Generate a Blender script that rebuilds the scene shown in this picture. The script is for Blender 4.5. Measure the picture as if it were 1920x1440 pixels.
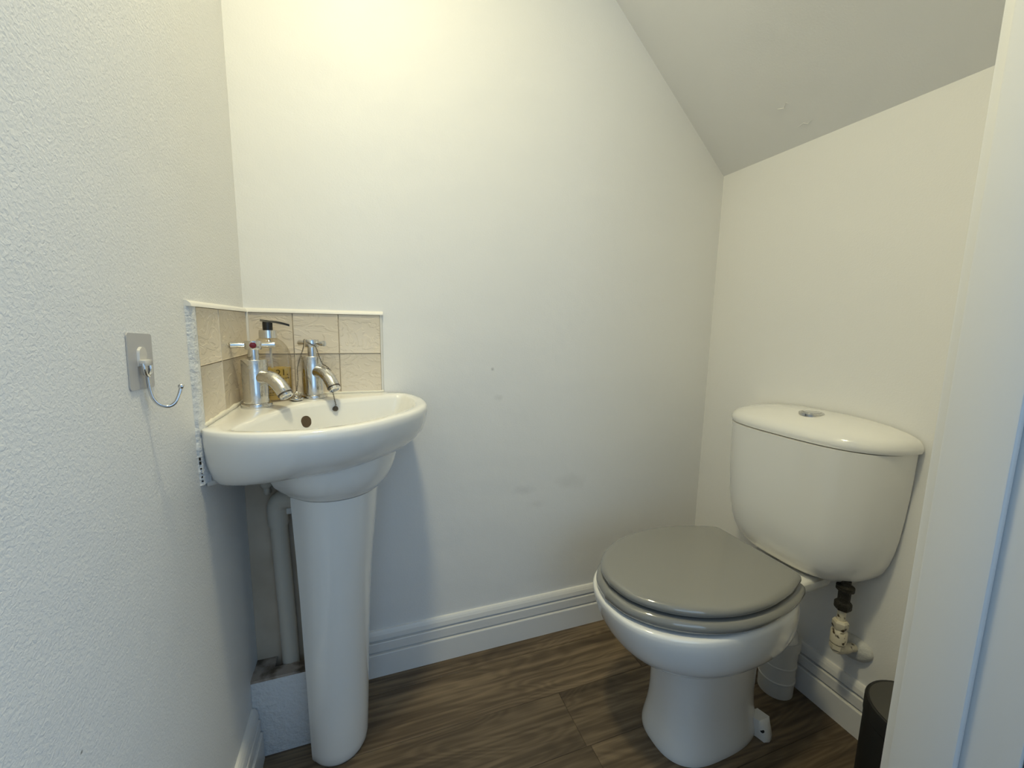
import bpy, bmesh, math, random
from mathutils import Vector, Matrix
for o in list(bpy.data.objects): bpy.data.objects.remove(o)
SC = bpy.context.scene
COL = SC.collection
R = random.Random(7)

# ------------------------------------------------------------------ camera
YAW, PITCH, ROLL = 0.3449, -0.1386, 0.0175
CAM = Vector((0.2601, -1.1094, 0.983)); FPX = 770.6
cy, sy = math.cos(YAW), math.sin(YAW)
fw = Vector((sy*math.cos(PITCH), cy*math.cos(PITCH), math.sin(PITCH)))
rt = Vector((cy, -sy, 0)); up = rt.cross(fw)
c, s = math.cos(ROLL), math.sin(ROLL)
rt, up = c*rt + s*up, -s*rt + c*up
cd = bpy.data.cameras.new('camera'); cam = bpy.data.objects.new('camera', cd); COL.objects.link(cam)
cd.sensor_width = 36; cd.lens = FPX/1920*36; cd.clip_start = 0.02
M = Matrix((rt, up, -fw)).transposed().to_4x4(); M.translation = CAM
cam.matrix_world = M
SC.camera = cam

# ------------------------------------------------------------------ light
SC.view_settings.view_transform = 'Standard'; SC.view_settings.look = 'None'
SC.view_settings.gamma = 1; SC.view_settings.use_curve_mapping = False
SC.view_settings.exposure = 0.0
w = bpy.data.worlds.new('world'); SC.world = w; w.use_nodes = True
w.node_tree.nodes['Background'].inputs[0].default_value = (0.62, 0.78, 1, 1)
w.node_tree.nodes['Background'].inputs[1].default_value = 0.4
# daylight through the hall window behind the doorway
WINX0, WINX1, WINZ0, WINZ1, HALLY = -0.25, 0.95, 0.75, 2.05, -2.6
al = bpy.data.lights.new('hall_daylight', 'AREA'); al.shape = 'RECTANGLE'
al.size = WINX1-WINX0; al.size_y = WINZ1-WINZ0; al.energy = 7.4; al.color = (0.40, 0.67, 1.0)
ao = bpy.data.objects.new('hall_daylight', al); COL.objects.link(ao)
ao.location = ((WINX0+WINX1)/2, HALLY+0.01, (WINZ0+WINZ1)/2); ao.rotation_euler = (math.radians(90), 0, 0)
# daylight through the glazed front door at the right end of the hall
GY0, GY1, GZ0, GZ1, GX = -2.05, -1.25, 0.25, 2.0, 2.2
gl = bpy.data.lights.new('front_door_daylight', 'AREA'); gl.shape = 'RECTANGLE'
gl.size = GZ1-GZ0; gl.size_y = GY1-GY0; gl.energy = 14.5; gl.color = (0.36, 0.63, 1.0)
go = bpy.data.objects.new('front_door_daylight', gl); COL.objects.link(go)
go.location = (GX-0.01, (GY0+GY1)/2, (GZ0+GZ1)/2); go.rotation_euler = (0, math.radians(90), 0)
LAMP = Vector((0.285, -0.66, 2.30)); LAMP_W = 7.7; LAMP_C = (1.0, 0.905, 0.56)

# ------------------------------------------------------------------ materials
def mat(name, col, rough=0.5, metal=0.0, **kw):
    m = bpy.data.materials.new(name); m.use_nodes = True
    b = m.node_tree.nodes['Principled BSDF']
    b.inputs['Base Color'].default_value = (*col, 1); b.inputs['Roughness'].default_value = rough
    b.inputs['Metallic'].default_value = metal
    for k, v in kw.items(): b.inputs[k.replace('_', ' ')].default_value = v
    return m
def nodes(m): return m.node_tree.nodes, m.node_tree.links, m.node_tree.nodes['Principled BSDF']
def add_bump(m, scale, strength, dist=0.002, detail=3, stretch=None, coord='Object', rough=0.6):
    N, L, b = nodes(m)
    tc = N.new('ShaderNodeTexCoord'); mp = N.new('ShaderNodeMapping')
    if stretch: mp.inputs['Scale'].default_value = stretch
    nz = N.new('ShaderNodeTexNoise'); nz.inputs['Scale'].default_value = scale; nz.inputs['Detail'].default_value = detail
    nz.inputs['Roughness'].default_value = rough
    bp = N.new('ShaderNodeBump'); bp.inputs['Strength'].default_value = strength; bp.inputs['Distance'].default_value = dist
    L.new(tc.outputs[coord], mp.inputs[0]); L.new(mp.outputs[0], nz.inputs['Vector'])
    L.new(nz.outputs['Fac'], bp.inputs['Height']); L.new(bp.outputs[0], b.inputs['Normal'])
    return mp, nz, bp
def colour_noise(m, c1, c2, scale, detail=4, stretch=None, lo=0.35, hi=0.65):
    N, L, b = nodes(m)
    tc = N.new('ShaderNodeTexCoord'); mp = N.new('ShaderNodeMapping')
    if stretch: mp.inputs['Scale'].default_value = stretch
    nz = N.new('ShaderNodeTexNoise'); nz.inputs['Scale'].default_value = scale; nz.inputs['Detail'].default_value = detail
    rp = N.new('ShaderNodeValToRGB')
    rp.color_ramp.elements[0].position = lo; rp.color_ramp.elements[0].color = (*c1, 1)
    rp.color_ramp.elements[1].position = hi; rp.color_ramp.elements[1].color = (*c2, 1)
    L.new(tc.outputs['Object'], mp.inputs[0]); L.new(mp.outputs[0], nz.inputs['Vector'])
    L.new(nz.outputs['Fac'], rp.inputs[0]); L.new(rp.outputs[0], b.inputs['Base Color'])
    return rp

WALL = (0.86, 0.855, 0.84)
m_wall = mat('wall_paint', WALL, 0.55)
def wall_mat(name, st1, st2, wall_marks=()):
    m = mat(name, WALL, 0.5)
    N, L, b = nodes(m)
    tc = N.new('ShaderNodeTexCoord')
    n1 = N.new('ShaderNodeTexNoise'); n1.inputs['Scale'].default_value = 260; n1.inputs['Detail'].default_value = 4; n1.inputs['Distortion'].default_value = 0.6
    n2 = N.new('ShaderNodeTexNoise'); n2.inputs['Scale'].default_value = 9; n2.inputs['Detail'].default_value = 2
    b1 = N.new('ShaderNodeBump'); b1.inputs['Strength'].default_value = st1; b1.inputs['Distance'].default_value = 0.0016
    b2 = N.new('ShaderNodeBump'); b2.inputs['Strength'].default_value = st2; b2.inputs['Distance'].default_value = 0.012
    for n in (n1, n2): L.new(tc.outputs['Object'], n.inputs['Vector'])
    L.new(n1.outputs['Fac'], b1.inputs['Height']); L.new(n2.outputs['Fac'], b2.inputs['Height'])
    L.new(b2.outputs[0], b1.inputs['Normal']); L.new(b1.outputs[0], b.inputs['Normal'])
    col = None
    # scuffs, spots and streaks with a place and shape of their own: (centre, radius vector, strength)
    for (ctr, rad, amt) in wall_marks:
        mp = N.new('ShaderNodeMapping'); mp.vector_type = 'POINT'
        mp.inputs['Scale'].default_value = tuple(1/r for r in rad)
        mp.inputs['Location'].default_value = tuple(-c_/r for c_, r in zip(ctr, rad))
        L.new(tc.outputs['Object'], mp.inputs[0])
        ln = N.new('ShaderNodeVectorMath'); ln.operation = 'LENGTH'; L.new(mp.outputs[0], ln.inputs[0])
        nn = N.new('ShaderNodeTexNoise'); nn.inputs['Scale'].default_value = 0.8/min(rad[0], rad[2]) if rad[0] < 5 else 0.8/min(rad[1], rad[2])
        nn.inputs['Detail'].default_value = 5; L.new(tc.outputs['Object'], nn.inputs['Vector'])
        ad = N.new('ShaderNodeMath'); ad.operation = 'MULTIPLY_ADD'; ad.inputs[1].default_value = 1.6; L.new(nn.outputs['Fac'], ad.inputs[0])
        L.new(ln.outputs['Value'], ad.inputs[2])
        mr = N.new('ShaderNodeMapRange'); mr.inputs['From Min'].default_value = 0.9; mr.inputs['From Max'].default_value = 1.75
        mr.inputs['To Min'].default_value = amt; mr.inputs['To Max'].default_value = 0; L.new(ad.outputs[0], mr.inputs['Value'])
        mx = N.new('ShaderNodeMix'); mx.data_type = 'RGBA'
        if col is None: mx.inputs[6].default_value = (*WALL, 1)
        else: L.new(col, mx.inputs[6])
        mx.inputs[7].default_value = (0.30, 0.29, 0.28, 1)
        L.new(mr.outputs[0], mx.inputs[0]); col = mx.outputs[2]
    if col is not None: L.new(col, b.inputs['Base Color'])
    return m
m_wall_l = wall_mat('wall_paint_rolled', 0.55, 0.12, [((0, -0.664, 0.583), (9, 0.003, 0.0022), 1.0), ((0, -0.475, 0.80), (9, 0.0025, 0.09), 0.12)])  # small dark spot, and a faint darker upright streak below the hook
m_wall_b = wall_mat('wall_paint_back', 0.16, 0.22, [((0.70, 0, 0.49), (0.05, 9, 0.018), 0.13), ((0.86, 0, 0.50), (0.06, 9, 0.035), 0.11),
                                                    ((0.742, 0, 0.44), (0.04, 9, 0.02), 0.10), ((0.60, 0, 0.862), (0.006, 9, 0.006), 0.5), ((0.62, 0, 0.78), (0.02, 9, 0.012), 0.15)])
m_wall_r = wall_mat('wall_paint_right', 0.16, 0.12)
m_ceil = wall_mat('ceiling_paint', 0.2, 0.2)
m_wood_white = mat('white_gloss_paint', (0.80, 0.79, 0.77), 0.32); add_bump(m_wood_white, 60, 0.08, 0.002)
m_frame = mat('door_frame_paint', (0.78, 0.78, 0.77), 0.38); add_bump(m_frame, 90, 0.06, 0.002)
m_cer = mat('white_ceramic', (0.86, 0.855, 0.83), 0.12, Coat_Weight=0.6, Coat_Roughness=0.03)
m_cer_dark = mat('overflow_bore', (0.09, 0.06, 0.035), 0.5)
m_chrome = mat('chrome', (0.72, 0.72, 0.72), 0.10, 1.0)
m_chrome_dull = mat('limescaled_chrome', (0.66, 0.65, 0.63), 0.2, 1.0)
def scale_chrome(m):
    N, L, b = nodes(m)
    tc = N.new('ShaderNodeTexCoord'); nz = N.new('ShaderNodeTexNoise'); nz.inputs['Scale'].default_value = 70; nz.inputs['Detail'].default_value = 6
    mr = N.new('ShaderNodeMapRange'); mr.inputs['From Min'].default_value = 0.35; mr.inputs['From Max'].default_value = 0.7
    mr.inputs['To Min'].default_value = 0.06; mr.inputs['To Max'].default_value = 0.38
    L.new(tc.outputs['Object'], nz.inputs['Vector']); L.new(nz.outputs['Fac'], mr.inputs['Value']); L.new(mr.outputs[0], b.inputs['Roughness'])
scale_chrome(m_chrome_dull)
m_dark_metal = mat('dark_ring', (0.10, 0.09, 0.08), 0.4, 0.8)
m_chain = mat('tarnished_chain', (0.20, 0.18, 0.15), 0.35, 0.9)
m_black = mat('black_plastic', (0.008, 0.008, 0.008), 0.35)
m_red = mat('red_index', (0.16, 0.01, 0.02), 0.3)
m_blue = mat('blue_index', (0.03, 0.05, 0.18), 0.3)
m_seat = mat('grey_lacquer', (0.238, 0.236, 0.217), 0.10, Coat_Weight=0.8, Coat_Roughness=0.025)
m_bin = mat('charcoal_metal', (0.012, 0.012, 0.011), 0.5)
m_bin_lid = mat('charcoal_lid', (0.060, 0.058, 0.052), 0.5)
m_pvc = mat('cream_plastic_pipe', (0.62, 0.58, 0.50), 0.4)
m_pvc_w = mat('white_plastic', (0.66, 0.66, 0.64), 0.4)
m_grout = mat('grout', (0.56, 0.50, 0.41), 0.8)
m_trim = mat('white_tile_trim', (0.82, 0.80, 0.76), 0.4)
m_caulk = mat('cream_caulk', (0.80, 0.77, 0.68), 0.5); add_bump(m_caulk, 120, 0.5, 0.003)
m_paint_blob = mat('lumpy_paint', (0.74, 0.75, 0.76), 0.5); add_bump(m_paint_blob, 90, 0.8, 0.005)
m_tile = mat('cream_riven_tile', (0.76, 0.675, 0.55), 0.33)
def tile_bump():
    N, L, b = nodes(m_tile)
    tc = N.new('ShaderNodeTexCoord'); oi = N.new('ShaderNodeObjectInfo')
    mp = N.new('ShaderNodeMapping'); cb = N.new('ShaderNodeCombineXYZ'); mu = N.new('ShaderNodeMath'); mu.operation = 'MULTIPLY'; mu.inputs[1].default_value = 37
    L.new(oi.outputs['Random'], mu.inputs[0])
    for i in range(3): L.new(mu.outputs[0], cb.inputs[i])
    L.new(cb.outputs[0], mp.inputs['Location']); L.new(tc.outputs['Object'], mp.inputs[0])
    mp.inputs['Scale'].default_value = (1, 1, 1.7)
    nz = N.new('ShaderNodeTexNoise'); nz.inputs['Scale'].default_value = 17; nz.inputs['Detail'].default_value = 3; nz.inputs['Distortion'].default_value = 2.2
    mr = N.new('ShaderNodeMapRange'); mr.inputs['From Min'].default_value = 0.48; mr.inputs['From Max'].default_value = 0.56; mr.interpolation_type = 'SMOOTHSTEP'
    bp = N.new('ShaderNodeBump'); bp.inputs['Strength'].default_value = 0.32; bp.inputs['Distance'].default_value = 0.0025
    L.new(mp.outputs[0], nz.inputs['Vector']); L.new(nz.outputs['Fac'], mr.inputs['Value']); L.new(mr.outputs[0], bp.inputs['Height']); L.new(bp.outputs[0], b.inputs['Normal'])
tile_bump()
m_raw = mat('bare_board', (0.40, 0.33, 0.25), 0.8); colour_noise(m_raw, (0.52, 0.43, 0.32), (0.66, 0.57, 0.46), 7); 
m_dust = mat('dusty_board', (0.3, 0.25, 0.2), 0.9); colour_noise(m_dust, (0.12, 0.09, 0.06), (0.42, 0.35, 0.29), 28, 6, None, 0.36, 0.55); 
m_near_black = mat('near_black', (0.01, 0.009, 0.008), 0.9)  # near-black for cracks, holes, a nut and the painted shade in the boxing
m_grey_film = mat('clear_grey_adhesive', (0.50, 0.49, 0.49), 0.3)
m_clip = mat('clear_clip', (0.62, 0.60, 0.57), 0.12, Coat_Weight=0.5)
m_blob = mat('painted_collar', (0.60, 0.60, 0.58), 0.6); add_bump(m_blob, 60, 0.6, 0.006)
m_corroded = mat('corroded_brass', (0.02, 0.018, 0.012), 0.6, 0.2); add_bump(m_corroded, 240, 1.0, 0.004)
m_valve = mat('paint_splashed_fitting', (0.6, 0.55, 0.42), 0.35); colour_noise(m_valve, (0.05, 0.03, 0.015), (0.68, 0.62, 0.48), 55, 2, None, 0.36, 0.42)
m_lampglass = bpy.data.materials.new('lit_glass'); m_lampglass.use_nodes = True
_N = m_lampglass.node_tree; _N.nodes.clear(); _e = _N.nodes.new('ShaderNodeEmission'); _o = _N.nodes.new('ShaderNodeOutputMaterial')
_e.inputs[0].default_value = (*LAMP_C, 1); _e.inputs[1].default_value = 4.0; _N.links.new(_e.outputs[0], _o.inputs[0])

def wood_mat():
    m = mat('dark_oak_vinyl', (0.07, 0.052, 0.038), 0.42)
    N, L, b = nodes(m)
    tc = N.new('ShaderNodeTexCoord'); oi = N.new('ShaderNodeObjectInfo')
    mu = N.new('ShaderNodeMath'); mu.operation = 'MULTIPLY'; mu.inputs[1].default_value = 53; L.new(oi.outputs['Random'], mu.inputs[0])
    cb = N.new('ShaderNodeCombineXYZ')
    for i in range(3): L.new(mu.outputs[0], cb.inputs[i])
    va = N.new('ShaderNodeVectorMath'); va.operation = 'ADD'; L.new(tc.outputs['Object'], va.inputs[0]); L.new(cb.outputs[0], va.inputs[1])
    def noise(scale, st, det, dist=0):
        mp = N.new('ShaderNodeMapping'); mp.inputs['Scale'].default_value = st; L.new(va.outputs[0], mp.inputs[0])
        n = N.new('ShaderNodeTexNoise'); n.inputs['Scale'].default_value = scale; n.inputs['Detail'].default_value = det; n.inputs['Distortion'].default_value = dist
        L.new(mp.outputs[0], n.inputs['Vector']); return n
    # cathedral figure: contour lines of a stretched noise
    n0 = noise(2.6, (0.62, 3.6, 1), 2, 0.35)
    rings = N.new('ShaderNodeMath'); rings.operation = 'MULTIPLY'; rings.inputs[1].default_value = 22; L.new(n0.outputs['Fac'], rings.inputs[0])
    fr = N.new('ShaderNodeMath'); fr.operation = 'SINE'; mul2 = N.new('ShaderNodeMath'); mul2.operation = 'MULTIPLY'; mul2.inputs[1].default_value = 6.28
    L.new(rings.outputs[0], mul2.inputs[0]); L.new(mul2.outputs[0], fr.inputs[0])
    n1 = noise(9, (0.30, 9, 1), 5, 0.3)
    n2 = noise(4, (0.8, 2.4, 1), 3)
    mix1 = N.new('ShaderNodeMath'); mix1.operation = 'MULTIPLY_ADD'; mix1.inputs[1].default_value = 0.055; L.new(fr.outputs[0], mix1.inputs[0]); L.new(n1.outputs['Fac'], mix1.inputs[2])
    mix2 = N.new('ShaderNodeMath'); mix2.operation = 'MULTIPLY_ADD'; mix2.inputs[1].default_value = 0.55; L.new(n2.outputs['Fac'], mix2.inputs[0]); L.new(mix1.outputs[0], mix2.inputs[2])
    rp = N.new('ShaderNodeValToRGB'); e = rp.color_ramp.elements
    e[0].position = 0.42; e[0].color = (0.042, 0.028, 0.016, 1); e[1].position = 1.0; e[1].color = (0.20, 0.145, 0.088, 1)
    k = rp.color_ramp.elements.new(0.72); k.color = (0.100, 0.070, 0.041, 1)
    L.new(mix2.outputs[0], rp.inputs[0])
    hv = N.new('ShaderNodeHueSaturation'); mr = N.new('ShaderNodeMapRange'); mr.inputs['To Min'].default_value = 0.82; mr.inputs['To Max'].default_value = 1.2
    L.new(oi.outputs['Random'], mr.inputs['Value']); L.new(mr.outputs[0], hv.inputs['Value']); L.new(rp.outputs[0], hv.inputs['Color']); L.new(hv.outputs[0], b.inputs['Base Color'])
    bp = N.new('ShaderNodeBump'); bp.inputs['Strength'].default_value = 0.15; bp.inputs['Distance'].default_value = 0.001
    L.new(mix1.outputs[0], bp.inputs['Height']); L.new(bp.outputs[0], b.inputs['Normal'])
    return m
m_plank = wood_mat()
m_gap = mat('floor_joint', (0.05, 0.037, 0.026), 0.7)

def glass_mat(name, tint, gl=0.08, diff=0.0, dcol=(1, 1, 1)):
    m = bpy.data.materials.new(name); m.use_nodes = True; nt = m.node_tree; nt.nodes.clear()
    o = nt.nodes.new('ShaderNodeOutputMaterial'); t = nt.nodes.new('ShaderNodeBsdfTransparent'); g = nt.nodes.new('ShaderNodeBsdfGlossy')
    t.inputs[0].default_value = (*tint, 1); g.inputs['Roughness'].default_value = 0.04
    fr = nt.nodes.new('ShaderNodeLayerWeight'); fr.inputs[0].default_value = 0.25
    mr = nt.nodes.new('ShaderNodeMapRange'); mr.inputs['To Min'].default_value = gl; mr.inputs['To Max'].default_value = 0.5
    nt.links.new(fr.outputs['Facing'], mr.inputs['Value'])
    mx = nt.nodes.new('ShaderNodeMixShader'); nt.links.new(mr.outputs[0], mx.inputs[0])
    src = t
    if diff:
        d = nt.nodes.new('ShaderNodeBsdfDiffuse'); d.inputs[0].default_value = (*dcol, 1)
        m2 = nt.nodes.new('ShaderNodeMixShader'); m2.inputs[0].default_value = diff
        nt.links.new(t.outputs[0], m2.inputs[1]); nt.links.new(d.outputs[0], m2.inputs[2]); src = m2
    nt.links.new(src.outputs[0], mx.inputs[1]); nt.links.new(g.outputs[0], mx.inputs[2]); nt.links.new(mx.outputs[0], o.inputs[0])
    return m
m_bottle = glass_mat('clear_plastic', (0.90, 0.88, 0.84), 0.05, 0.06, (0.6, 0.57, 0.5))
m_soap = glass_mat('yellow_soap', (0.90, 0.70, 0.10), 0.03, 0.6, (0.85, 0.62, 0.05))

# ------------------------------------------------------------------ mesh helpers
def obj(name, bm, m, parent=None, smooth=None):
    bmesh.ops.recalc_face_normals(bm, faces=bm.faces[:])
    me = bpy.data.meshes.new(name); bm.to_mesh(me); bm.free()
    me.materials.append(m)
    o = bpy.data.objects.new(name, me); COL.objects.link(o)
    if parent: o.parent = parent; o.matrix_parent_inverse = Matrix.Identity(4); 
    if smooth is not None:
        for p in me.polygons: p.use_smooth = True
        me.set_sharp_from_angle(angle=math.radians(smooth))
    return o
def empty(name, loc=(0, 0, 0), rz=0):
    o = bpy.data.objects.new(name, None); COL.objects.link(o); o.location = loc; o.rotation_euler.z = rz; o.empty_display_size = 0.05; return o
def tag(o, label=None, cat=None, group=None, kind=None):
    if label: o['label'] = label
    if cat: o['category'] = cat
    if group: o['group'] = group
    if kind: o['kind'] = kind
    return o
def box(bm, a, b, bev=0.0):
    x0, y0, z0 = a; x1, y1, z1 = b
    t = bmesh.new()
    bmesh.ops.create_cube(t, size=1)
    for v in t.verts: v.co = ((x0+x1)/2+v.co.x*(x1-x0), (y0+y1)/2+v.co.y*(y1-y0), (z0+z1)/2+v.co.z*(z1-z0))
    if bev: bmesh.ops.bevel(t, geom=t.edges[:], offset=bev, segments=2, affect='EDGES', profile=0.5)
    merge(bm, t); return bm
def merge(bm, t):
    mp = {v: bm.verts.new(v.co) for v in t.verts}
    for f in t.faces:
        try: bm.faces.new([mp[v] for v in f.verts])
        except ValueError: pass
    t.free()
def loft(bm, rings, cap0=True, cap1=True, closed=True):
    vs = [[bm.verts.new(p) for p in r] for r in rings]; n = len(rings[0])
    for i in range(len(vs)-1):
        for j in range(n if closed else n-1):
            k = (j+1) % n
            bm.faces.new((vs[i][j], vs[i][k], vs[i+1][k], vs[i+1][j]))
    if cap0: bm.faces.new(vs[0][::-1])
    if cap1: bm.faces.new(vs[-1])
    return vs
def frame_of(d):
    d = Vector(d).normalized(); a = Vector((0, 0, 1)) if abs(d.z) < 0.9 else Vector((1, 0, 0))
    u = d.cross(a).normalized(); return u, d.cross(u).normalized()
def tube(bm, pts, rad, n=16, cap=True):
    pts = [Vector(p) for p in pts]; rings = []
    u = None
    for i, p in enumerate(pts):
        d = (pts[min(i+1, len(pts)-1)] - pts[max(i-1, 0)]).normalized()
        if u is None: u, v = frame_of(d)
        else: u = (u - d*u.dot(d)).normalized()
        v = d.cross(u)
        r = rad[i] if isinstance(rad, (list, tuple)) else rad
        rings.append([p + u*math.cos(2*math.pi*k/n)*r + v*math.sin(2*math.pi*k/n)*r for k in range(n)])
    loft(bm, rings, cap, cap); return bm
def lathe(bm, prof, ctr=(0, 0, 0), axis=(0, 0, 1), n=32, sx=1, sy=1, rz=0):
    c_ = Vector(ctr); d = Vector(axis).normalized()
    if abs(d.z) > 0.999: u, v = Vector((math.cos(rz), math.sin(rz), 0)), Vector((-math.sin(rz), math.cos(rz), 0))
    else: u, v = frame_of(d)
    rings = [[c_ + d*z + u*(max(r, 1e-5)*sx*math.cos(2*math.pi*k/n)) + v*(max(r, 1e-5)*sy*math.sin(2*math.pi*k/n)) for k in range(n)] for r, z in prof]
    loft(bm, rings); return bm
def spline(pts, n=8, closed=False):
    P = [Vector(p) for p in pts]; out = []; N = len(P)
    for i in range(N if closed else N-1):
        g = lambda k: P[k % N] if closed else P[max(0, min(N-1, k))]
        p0, p1, p2, p3 = g(i-1), g(i), g(i+1), g(i+2)
        for j in range(n):
            t = j/n
            out.append(0.5*((2*p1)+(-p0+p2)*t+(2*p0-5*p1+4*p2-p3)*t*t+(-p0+3*p1-3*p2+p3)*t**3))
    if not closed: out.append(P[-1])
    return out
def prism_path(bm, prof, path_a, path_b, outdir):
    # extrude a profile [(d,z)] from a to b; d measured along outdir
    a, b_, o = Vector(path_a), Vector(path_b), Vector(outdir)
    loft(bm, [[a + o*d + Vector((0, 0, z)) for d, z in prof], [b_ + o*d + Vector((0, 0, z)) for d, z in prof]])
    return bm

# ------------------------------------------------------------------ room shell
W, HR, FY, HY = 1.3804, 1.4802, -0.85, -0.945      # width, eaves height, inside and hall faces of the door wall
ZC = 2.40; SL = (1.884-1.4802)/(1.3804-0.945); XF = W-(ZC-HR)/SL
T = 0.1
def S(name, bm, m, smooth=None): return tag(obj(name, bm, m, None, smooth), kind='structure')
HX0, HX1 = -1.1, 2.2
S('wall_left', box(bmesh.new(), (-T, HY, -T), (0, T, ZC+T)), m_wall_l)
S('wall_back', box(bmesh.new(), (0, 0, -T), (W+T, T, ZC+T)), m_wall_b)
S('wall_right', box(bmesh.new(), (W, HY, -T), (W+T, 0, ZC+T)), m_wall_r)
bm = bmesh.new(); JX0, JX1, HEAD = 0.045, 0.898, 2.03
box(bm, (0, HY, -T), (JX0, FY, ZC)); box(bm, (JX1, HY, -T), (W, FY, ZC)); box(bm, (JX0, HY, HEAD), (JX1, FY, ZC))
S('wall_front', bm, m_wall)
# ceiling: a flat strip that breaks into the underside of the stairs
bm = bmesh.new()
prof = [(0, ZC), (XF, ZC), (W, HR), (W, ZC+T), (0, ZC+T)]
loft(bm, [[(x, FY, z) for x, z in prof], [(x, 0, z) for x, z in prof]])
S('ceiling', bm, m_ceil)
# cracked paint ridge on the slope
cr = bmesh.new()
nrm = Vector((-SL, 0, -1)).normalized()
def onslope(x, y): return Vector((x, y, HR + (W-x)*SL)) + nrm*0.0004
for pts in ([(1.296, -0.243), (1.300, -0.257), (1.292, -0.268), (1.297, -0.274)], [(1.345, -0.268), (1.342, -0.283), (1.347, -0.292), (1.343, -0.303)]):
    tube(cr, [onslope(*q) for q in pts], 0.0009, 6)
obj('paint_crack', cr, m_ceil, bpy.data.objects['ceiling'])
# hall shell behind the camera
bm = bmesh.new(); box(bm, (HX0-T, HALLY-T, -T), (HX0, HY, ZC+T)); S('wall_hall_left', bm, m_wall)
bm = bmesh.new()
box(bm, (HX1, HALLY-T, -T), (HX1+T, GY0, ZC+T)); box(bm, (HX1, GY1, -T), (HX1+T, HY, ZC+T)); box(bm, (HX1, GY0, -T), (HX1+T, GY1, GZ0)); box(bm, (HX1, GY0, GZ1), (HX1+T, GY1, ZC+T)); S('wall_hall_right', bm, m_wall)
bm = bmesh.new()
for a, b in (((GY0, GZ0), (GY1, GZ0+.06)), ((GY0, GZ1-.06), (GY1, GZ1)), ((GY0, GZ0), (GY0+.06, GZ1)), ((GY1-.06, GZ0), (GY1, GZ1)), ((GY0, 1.05), (GY1, 1.11))):
    box(bm, (HX1+0.02, a[0], a[1]), (HX1+0.07, b[0], b[1]))
S('window_2', bm, m_frame)
bm = bmesh.new(); box(bm, (HX0, HY, -T), (-T, HY+T, ZC+T)); box(bm, (W+T, HY, -T), (HX1, HY+T, ZC+T)); S('wall_hall_side', bm, m_wall)
bm = bmesh.new(); box(bm, (HX0-T, HALLY-T, ZC), (HX1+T, HY, ZC+T)); S('ceiling_hall', bm, m_ceil)
bm = bmesh.new()
box(bm, (HX0, HALLY-T, -T), (WINX0, HALLY, ZC)); box(bm, (WINX1, HALLY-T, -T), (HX1, HALLY, ZC))
box(bm, (WINX0, HALLY-T, -T), (WINX1, HALLY, WINZ0)); box(bm, (WINX0, HALLY-T, WINZ1), (WINX1, HALLY, ZC)); S('wall_hall_far', bm, m_wall)
bm = bmesh.new(); f = 0.05
for a, b in (((WINX0, WINZ0), (WINX1, WINZ0+f)), ((WINX0, WINZ1-f), (WINX1, WINZ1)), ((WINX0, WINZ0), (WINX0+f, WINZ1)), ((WINX1-f, WINZ0), (WINX1, WINZ1)), (((WINX0+WINX1)/2-f/2, WINZ0), ((WINX0+WINX1)/2+f/2, WINZ1))):
    box(bm, (a[0], HALLY-0.07, a[1]), (b[0], HALLY-0.02, b[1]))
S('window_1', bm, m_frame)

# floor and planks
S('floor', box(bmesh.new(), (HX0, HALLY, -T), (HX1, 0, -0.0012)), m_gap)
floor = bpy.data.objects['floor']
PW = 0.1525; rows = 17; y = -0.0725 + PW; PL = 1.22
SEAM = {0: 1.05, 1: 1.0, 2: 0.728, 3: 0.738, 4: 0.30, 5: 0.95}
plank_cache = {}
def plank_mesh(L, Wd):
    k = (round(L, 3), round(Wd, 3))
    if k not in plank_cache:
        b = bmesh.new(); g = 0.0004
        rings = []
        for z, ins in ((-0.0012, g), (-0.0005, g), (0.0, g+0.0006)):
            rings.append([(ins, ins, z), (L-ins, ins, z), (L-ins, Wd-ins, z), (ins, Wd-ins, z)])
        loft(b, rings); bmesh.ops.recalc_face_normals(b, faces=b.faces[:])
        me = bpy.data.meshes.new('plank'); b.to_mesh(me); b.free(); me.materials.append(m_plank); plank_cache[k] = me
    return plank_cache[k]
for r_ in range(rows):
    ytop = min(0, -0.0725 + PW - r_*PW); ybot = max(HALLY, -0.0725 - r_*PW)
    if ytop-ybot < 0.01: continue
    s0 = SEAM.get(r_, R.uniform(0, PL))
    x = s0
    while x > HX0: x -= PL
    while x < HX1:
        x0, x1 = max(x, HX0), min(x+PL, HX1)
        if ytop > HY+0.005: x0, x1 = max(x0, 0), min(x1, W)
        if x1-x0 > 0.02:
            o = bpy.data.objects.new('plank', plank_mesh(x1-x0, ytop-ybot)); COL.objects.link(o); o.location = (x0, ybot, 0); o.parent = floor
        x += PL

# baseboards
def ogee(h=0.134, t=0.018):
    return [(0, 0), (t, 0), (t, 0.066), (t-0.001, 0.0685), (t-0.011, 0.0695), (t-0.011, 0.0745), (t-0.0035, 0.0752), (t-0.0035, 0.0995), (t-0.0045, 0.1015),
            (t-0.013, 0.1025), (t-0.013, 0.1090), (t-0.005, 0.1098), (t-0.007, 0.122), (t-0.010, 0.129), (t-0.013, 0.133), (0.0, 0.134)]
S('baseboard_back', prism_path(bmesh.new(), ogee(), (0.14, 0, 0), (W, 0, 0), (0, -1, 0)), m_wood_white)
S('baseboard_right', prism_path(bmesh.new(), ogee(), (W, FY, 0), (W, -0.018, 0), (-1, 0, 0)), m_wood_white)
S('baseboard_left', prism_path(bmesh.new(), ogee(), (0, FY, 0), (0, -0.164, 0), (1, 0, 0)), m_wood_white)

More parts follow.
